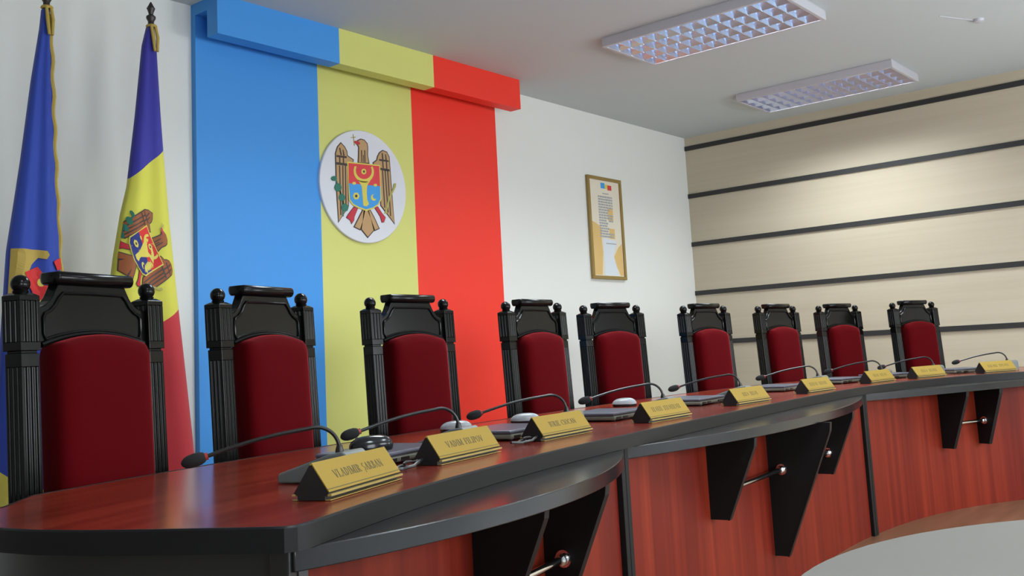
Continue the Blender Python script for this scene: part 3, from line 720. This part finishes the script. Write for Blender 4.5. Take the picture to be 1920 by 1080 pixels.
CH = [((-7.026, -2.209), 17.3, 'largest black chair with dark red pad, in front of the blue flag'),
      ((-6.356, -2.008), 15.2, 'black chair with dark red pad, second in the row, in front of the blue stripe'),
      ((-5.551, -1.841), 1.7, 'black chair with dark red pad between the yellow and red stripes'),
      ((-4.658, -1.747), 2.4, 'black chair with dark red pad straddling the right edge of the red stripe'),
      ((-3.866, -1.645), -9.5, 'black chair with red pad below the framed certificate'),
      ((-2.948, -1.696), -6.6, 'black chair with red pad at the room corner'),
      ((-2.091, -1.758), -8.2, 'black chair with red pad next after the chair at the room corner'),
      ((-1.349, -1.88), -15.6, 'black chair with red pad second from the far end of the row'),
      ((-0.874, -2.25), -22.5, 'farthest black chair at the end of the row, alone against the wood wall')]
c0_ = make_chair()
for i, ((x, y), a, lb) in enumerate(CH):
    c = c0_ if i == 0 else copy_tree(c0_)
    c.location = (x, y, 0); c.rotation_euler = (0, 0, rad(a)); tag(c, lb, 'chair', 'high backed chairs along the bench')

# ------------------------------------------------------------------ lettering: narrow serif capitals built from strokes
def glyph(ch):
    T, t_ = .15, .06; P = []
    def bar(x0, y0, x1, y1, w_):
        d = Vector((x1-x0, y1-y0)); n = Vector((-d.y, d.x)).normalized()*w_/2; P.append([(x0+n.x, y0+n.y), (x0-n.x, y0-n.y), (x1-n.x, y1-n.y), (x1+n.x, y1+n.y)])
    def stem(x, y0=0, y1=1, w_=T, s0=True, s1=True):
        P.append([(x-w_/2, y0), (x+w_/2, y0), (x+w_/2, y1), (x-w_/2, y1)])
        if s0: P.append([(x-w_/2-.07, y0), (x+w_/2+.07, y0), (x+w_/2+.07, y0+t_), (x-w_/2-.07, y0+t_)])
        if s1: P.append([(x-w_/2-.07, y1-t_), (x+w_/2+.07, y1-t_), (x+w_/2+.07, y1), (x-w_/2-.07, y1)])
    def arc(cx, cy, rx, ry, a0, a1, w0=T, wt=t_, n=10):
        o_ = []; i_ = []
        for k in range(n+1):
            a = rad(a0+(a1-a0)*k/n); ww = wt+(w0-wt)*abs(math.cos(a)); o_.append((cx+rx*math.cos(a), cy+ry*math.sin(a))); i_.append((cx+(rx-ww)*math.cos(a), cy+(ry-ww*.7)*math.sin(a)))
        for k in range(n): P.append([o_[k], o_[k+1], i_[k+1], i_[k]])
    W_ = .62
    if ch == 'V': bar(.08, 1, .33, 0, T); bar(.56, 1, .33, 0, t_+.01); bar(-.02, .97, .2, .97, t_); bar(.46, .97, .66, .97, t_); W_ = .66
    elif ch == 'A': bar(.1, 0, .33, 1, t_+.01); bar(.33, 1, .58, 0, T); bar(.2, .36, .47, .36, t_); bar(.0, .03, .2, .03, t_); bar(.46, .03, .68, .03, t_); W_ = .68
    elif ch == 'L': stem(.15); bar(.1, .03, .55, .03, t_); bar(.53, 0, .53, .25, t_); W_ = .58
    elif ch == 'D': stem(.15); arc(.15, .5, .45, .5, -90, 90); W_ = .64
    elif ch == 'I': stem(.16); W_ = .32
    elif ch == 'M': stem(.1, w_=t_); bar(.12, 1, .4, .05, T); bar(.4, .05, .68, 1, t_); stem(.7); W_ = .84
    elif ch == 'N': stem(.1, w_=t_); bar(.1, 1, .58, 0, T); stem(.58, w_=t_); W_ = .68
    elif ch == 'R': stem(.15); arc(.15, .74, .38, .26, -90, 90); bar(.28, .48, .58, .02, T*.9); bar(.5, .03, .66, .03, t_); W_ = .66
    elif ch == 'B': stem(.15); arc(.15, .76, .34, .24, -90, 90); arc(.15, .27, .40, .27, -90, 90); W_ = .58
    elif ch == 'P': stem(.15); arc(.15, .73, .40, .27, -90, 90); W_ = .56
    elif ch == 'F': stem(.15); bar(.1, .97, .52, .97, t_); bar(.5, .75, .5, 1, t_); bar(.2, .52, .42, .52, t_); bar(.42, .42, .42, .62, t_); W_ = .54
    elif ch == 'E': stem(.15); bar(.1, .97, .52, .97, t_); bar(.1, .03, .54, .03, t_); bar(.2, .52, .42, .52, t_); bar(.5, .78, .5, 1, t_); bar(.53, 0, .53, .22, t_); W_ = .58
    elif ch == 'O': arc(.34, .5, .32, .51, 0, 360, n=20); W_ = .68
    elif ch == 'C': arc(.34, .5, .32, .51, 50, 310, n=16); bar(.56, .68, .56, .95, t_); W_ = .62
    elif ch == 'U': stem(.12, .3, 1, s0=False); stem(.52, .3, 1, w_=t_, s0=False); arc(.30, .32, .255, .33, 180, 360, w0=T*.8); W_ = .64
    elif ch in 'SȘ':
        arc(.27, .74, .22, .26, 40, 250); arc(.27, .27, .24, .27, -130, 80)
        if ch == 'Ș': bar(.28, -.08, .22, -.26, .09)
        W_ = .54
    elif ch == '|': stem(.14, w_=.11); W_ = .30
    elif ch == ')': arc(.1, .5, .26, .5, -80, 80); W_ = .42
    elif ch == ' ': W_ = .34
    return P, W_
def lettering(text, height, width):
    polys = []; x = 0
    for ch in text:
        g, w_ = glyph(ch); polys += [[(px+x, py) for px, py in p] for p in g]; x += w_+.06
    sx = width/x
    return [[(px*sx-width/2, py*height) for px, py in p] for p in polys]

# ------------------------------------------------------------------ name plates
PH, PD = 0.066, 0.078
def make_plate(text, frac, loc, ang, label):
    t = tag(empty('name_plate', (loc[0], loc[1], ZT+.0012), rad(ang)), label, 'name plate', 'gold name plates along the bench')
    Lp = 0.30; b = MB()                                   # origin: front-left foot; +x along the plate, +y towards the seat
    tri = [(.010, .0), (PD-.010, .0), (PD-.010, .009), (PD-.002, .012), (PD/2+.002, PH-.002), (PD/2-.002, PH-.002), (.002, .012), (.010, .009)]
    b.prism(tri, lambda p, x: (x, p[0], p[1]), 0.0, Lp); b.obj('body', M['plateblack'], t, smooth=False)
    d = Vector((PD/2-.002, PH-.012)).normalized(); nv = Vector((-d.y, d.x)); Ls = math.hypot(PD/2-.002, PH-.010)
    fp = lambda x, s, h: (x, .001+d.x*s+nv.x*h, .0115+d.y*s+nv.y*h)   # nv points to the viewer side (-y, up)
    def slab(nm, m, x0, x1, s0, s1, h0, h1, par):
        b = MB(); b.prism([(x0, s0), (x1, s0), (x1, s1), (x0, s1)], lambda p, h: fp(p[0], p[1], h), h0, h1); return b.obj(nm, m, par, smooth=False)
    fc = slab('face', M['gold'], .001, Lp-.001, .003, Ls, 0.0003, 0.0022, t)
    slab('lower_rule', M['ink'], .001, Lp-.001, .0075, .0092, 0.0022, 0.0026, fc)
    b = MB(); b.box(0, Lp, -.004, .004, .0075, .0115); b.box(0, Lp, -.002, .009, 0.0, .0015); b.box(0, Lp, PD-.012, PD+.001, 0, .0015); b.box(0, Lp, PD-.006, PD+.002, .0075, .0105)
    b.obj('base_rail', M['goldedge'], t, smooth=False)
    b = MB(); b.tube([(0, PD/2, PH-.001), (Lp, PD/2, PH-.001)], .0022, 6); b.obj('ridge', M['goldedge'], t)
    th_ = .0175; b = MB()
    for p in lettering(text, th_, Lp*frac): b.prism(p, lambda q, h: fp(Lp*.5+q[0], .026+q[1], h), .0022, .0026)
    b.obj('lettering', M['ink'], fc, smooth=False)
    return t
PLATES = [('VLADIMIR ȘARBAN', .66, (-7.05, -3.16), 20.5, 'gold name plate nearest the viewer, largest lettering'),
          ('VADIM FILIPOV', .60, (-6.545, -2.955), 12.5, 'gold name plate, second from the near end of the bench'),
          ('IURIE CIOCAN', .54, (-5.985, -2.825), 8, 'gold name plate, third from the near end, before the first upright joint'),
          ('||)||| |||)|||)||', .70, (-5.365, -2.80), 3.4, 'gold name plate just past the first joint, first on the middle section'),
          ('|||) |||)|', .46, (-4.53, -2.696), 0.1, 'gold name plate at the centre of the middle bench section'),
          ('||||)| |||)||', .66, (-3.705, -2.645), -1.2, 'gold name plate last on the middle bench section'),
          ('||)| |||)|', .56, (-2.80, -2.615), -4.9, 'gold name plate just past the second joint on the far bench section'),
          ('|||) ||)||', .56, (-2.288, -2.70), -13.8, 'gold name plate second from the far end of the bench'),
          ('|||)|| |||)||', .66, (-1.755, -2.93), -22.2, 'gold name plate at the far end of the bench')]
for tx, fr, lc, an, lb in PLATES: make_plate(tx, fr, lc, an, lb)

# ------------------------------------------------------------------ gooseneck microphones
def make_mic():
    t = empty('gooseneck_microphone')      # origin on the desk below the neck root; +x = towards the speaker
    b = MB(); prof = [(-.045, 0), (.125, 0), (.127, .016), (.122, .021), (.0, .060), (-.032, .064), (-.043, .054)]
    b.prism(prof, lambda p, y: (p[0], y, p[1]), -.048, .048); b.obj('base', M['micbase'], t, smooth=False, bevel=0.004)
    b = MB(); b.box(.03, .09, -.03, .03, 0, .0015, mx=Matrix.Translation((0, 0, .0604)) @ Matrix.Rotation(rad(17.7), 4, 'Y')); b.obj('button', M['plateblack'], t, smooth=False)
    p = []
    for q in range(11):
        a = rad(180-(-0)-q*10.5)
        p.append((.050+.050*math.cos(a)*1.0, 0, .066+.050*math.sin(a)))
    e = p[-1]; hd = (.312, 0, .062)
    for q in range(1, 9):
        f = q/8; p.append((e[0]+(hd[0]-.04-e[0])*f, 0, e[2]+(hd[2]+.010-e[2])*f+.006*math.sin(math.pi*f)))
    b = MB(); b.lathe([(.009, .050), (.009, .064), (.006, .075)], (0, 0, 0), n=12); b.tube([(0, 0, .055)]+p, .0044, 10); nk = b.obj('neck', M['mictube'], t)
    d = Vector((hd[0]-p[-1][0], 0, hd[2]-p[-1][2])).normalized(); s = Vector(p[-1])
    b = MB(); b.tube([s, s+d*.006], .0078, 12); b.obj('light_ring', M['redring'], nk)
    b = MB(); b.tube([s+d*q for q in (.005, .008, .016, .028, .040, .048, .053, .055)], [.007, .0105, .0135, .0145, .0135, .0105, .006, .002], 14); b.obj('windscreen', M['foam'], nk)
    return t
MICS = [((-6.83, -2.93), 146), ((-6.25, -2.74), 152), ((-5.65, -2.66), 134), ((-4.947, -2.596), 128), ((-4.117, -2.499), 124), ((-3.109, -2.441), 118), ((-2.383, -2.524), 114), ((-1.902, -2.673), 112), ((-1.344, -2.958), 107)]
ORD = ['nearest the viewer, before the first chair', 'behind the second gold plate from the near end', 'behind the third gold plate from the near end', 'behind the first plate past the near joint', 'behind the plate at the centre of the middle section', 'behind the last plate on the middle section', 'behind the first plate past the far joint', 'behind the plate second from the far end', 'at the far end against the wood wall']
m0 = make_mic()
for i, ((x, y), a) in enumerate(MICS):
    c = m0 if i == 0 else copy_tree(m0)
    s_, p_ = nearest_s(x, y); fr_ = frame_at(s_)[2]; ba = math.degrees(math.atan2(fr_.y, fr_.x))+6
    c.location = (x, y, ZT+.0012); c.rotation_euler = (0, 0, rad(ba))
    for ch in c.children:
        if ch.name.startswith('neck'): ch.rotation_euler = (0, 0, rad(a-ba))
    tag(c, 'black gooseneck microphone '+ORD[i], 'microphone', 'microphones on the bench')

# ------------------------------------------------------------------ mice
def make_mouse(mm):
    t = empty('computer_mouse')
    def ring(z, f): return [(.056*f*math.cos(a)-.010*(1-f), .031*f*math.sin(a)*(1+.12*math.cos(a)), z) for a in [2*math.pi*k/32 for k in range(32)]]
    b = MB(); b.loft([ring(0, .93), ring(.003, .97), ring(.009, 1.0), ring(.011, .99)]); b.obj('base', M['mouse'], t, angle=60)
    b = MB(); b.loft([ring(.011, 1.0)]+[ring(.011+.027*math.sin(rad(a)), max(.05, math.cos(rad(a))**.75)) for a in range(8, 90, 8)]); b.obj('shell', mm, t, angle=80)
    b = MB(); b.tube([(.034, -.003, .029), (.034, .003, .029)], .006, 12); b.obj('scroll_wheel', M['cable'], t)
    return t
g1 = make_mouse(M['mouse']); g1.location = (-6.555, -2.725, ZT+.0316); g1.rotation_euler = (0, 0, rad(150)); tag(g1, 'black computer mouse lying on the nearest closed laptop', 'computer mouse', 'mice on the bench')
for (x, y, a, lb) in ((-5.74, -2.25, 130, 'silver computer mouse behind the second gold plate'), (-5.40, -2.28, 120, 'silver computer mouse behind the third gold plate'), (-4.50, -2.12, 110, 'silver computer mouse in front of the chair below the certificate')):
    g = make_mouse(M['mousegrey']); g.location = (x, y, ZT+.0012); g.rotation_euler = (0, 0, rad(a)); tag(g, lb, 'computer mouse', 'mice on the bench')

# ------------------------------------------------------------------ closed laptops
def make_laptop():
    t = empty('closed_laptop')     # hinge side faces the public (-y)
    b = MB(); b.box(-.14, .14, -.105, .105, .004, .019); o = b.obj('base', M['lapside'], t, smooth=False, bevel=0.005)
    for x0, x1 in ((-.125, -.09), (-.07, -.035), (.05, .11)):
        b = MB(); b.box(x0, x1, -.107, -.104, .007, .015); b.obj('port', M['cable'], o, smooth=False)
    b = MB(); b.box(-.14, .14, -.103, .105, .019, .030); b.obj('lid', M['lap'], t, smooth=False, bevel=0.005)
    for x in (-.12, .12):
        for y in (-.09, .09):
            b = MB(); b.lathe([(.008, 0), (.008, .004)], (x, y, 0), n=10); b.obj('foot', M['cable'], t)
    return t
LAPS = ['closed dark laptop between the first and second gold plates',
        'closed dark laptop between the second and third gold plates',
        'closed dark laptop just past the first bench joint',
        'closed dark laptop left of the plate at the middle section centre',
        'closed dark laptop right of the plate at the middle section centre',
        'closed dark laptop by the second bench joint',
        'closed dark laptop left of the plate second from the far end',
        'closed dark laptop left of the plate at the far end']
l0 = make_laptop()
for i, lb in enumerate(LAPS):       # each just before the next microphone along the bench
    c = l0 if i == 0 else copy_tree(l0); s_ = nearest_s(*MICS[i+1][0])[0]-.24; tn = frame_at(s_)[1]; q = off(s_, .38)
    c.location = (q[0], q[1], ZT+.0012); c.rotation_euler = (0, 0, math.atan2(tn.y, tn.x)); tag(c, lb, 'laptop', 'closed laptops on the bench')
# loose cables in front of the laptops
for i, (s, d, lb) in enumerate(((0.70, .185, 'black cable coil on the desk beside the second gold plate'), (1.28, .185, 'black cable coil on the desk beside the third gold plate'), (2.26, .185, 'black cable on the desk just past the first joint'), (3.22, .19, 'black cable on the desk right of the central gold plate'))):
    p, tn, nn = frame_at(s); b = MB(); path = []
    for k in range(40):
        f = k/39; a = f*9.0; rr = .026+.010*math.sin(3*a)
        q = tn*(rr*1.6*math.cos(a)+.10*(f-.5))+nn*(rr*.55*math.sin(a)); path.append((q.x, q.y, .0045+.006*(k % 40 > 20)+.004*math.sin(a*1.7)**2))
    b.tube(path, .0035, 6); o = b.obj('cable', M['cable']); o.location = (p.x+nn.x*d, p.y+nn.y*d, ZT+.0012); tag(o, lb, 'cable', 'cables on the bench')

# ------------------------------------------------------------------ round pale table in the foreground
t = tag(empty('round_table', (-7.08, -4.66, 0)), 'pale grey round table in the lower right foreground', 'table')
b = MB(); b.lathe([(.535, .712), (.549, .716), (.55, .722), (.55, .734), (.547, .7385), (.543, .74)], n=96); b.obj('tabletop', M['tabletop'], t)
b = MB(); b.lathe([(.03, .03), (.03, .70), (.12, .712)], n=24); b.obj('pedestal', M['grey'], t)
b = MB(); b.lathe([(.26, 0), (.26, .012), (.05, .03)], n=40); b.obj('foot_plate', M['grey'], t)
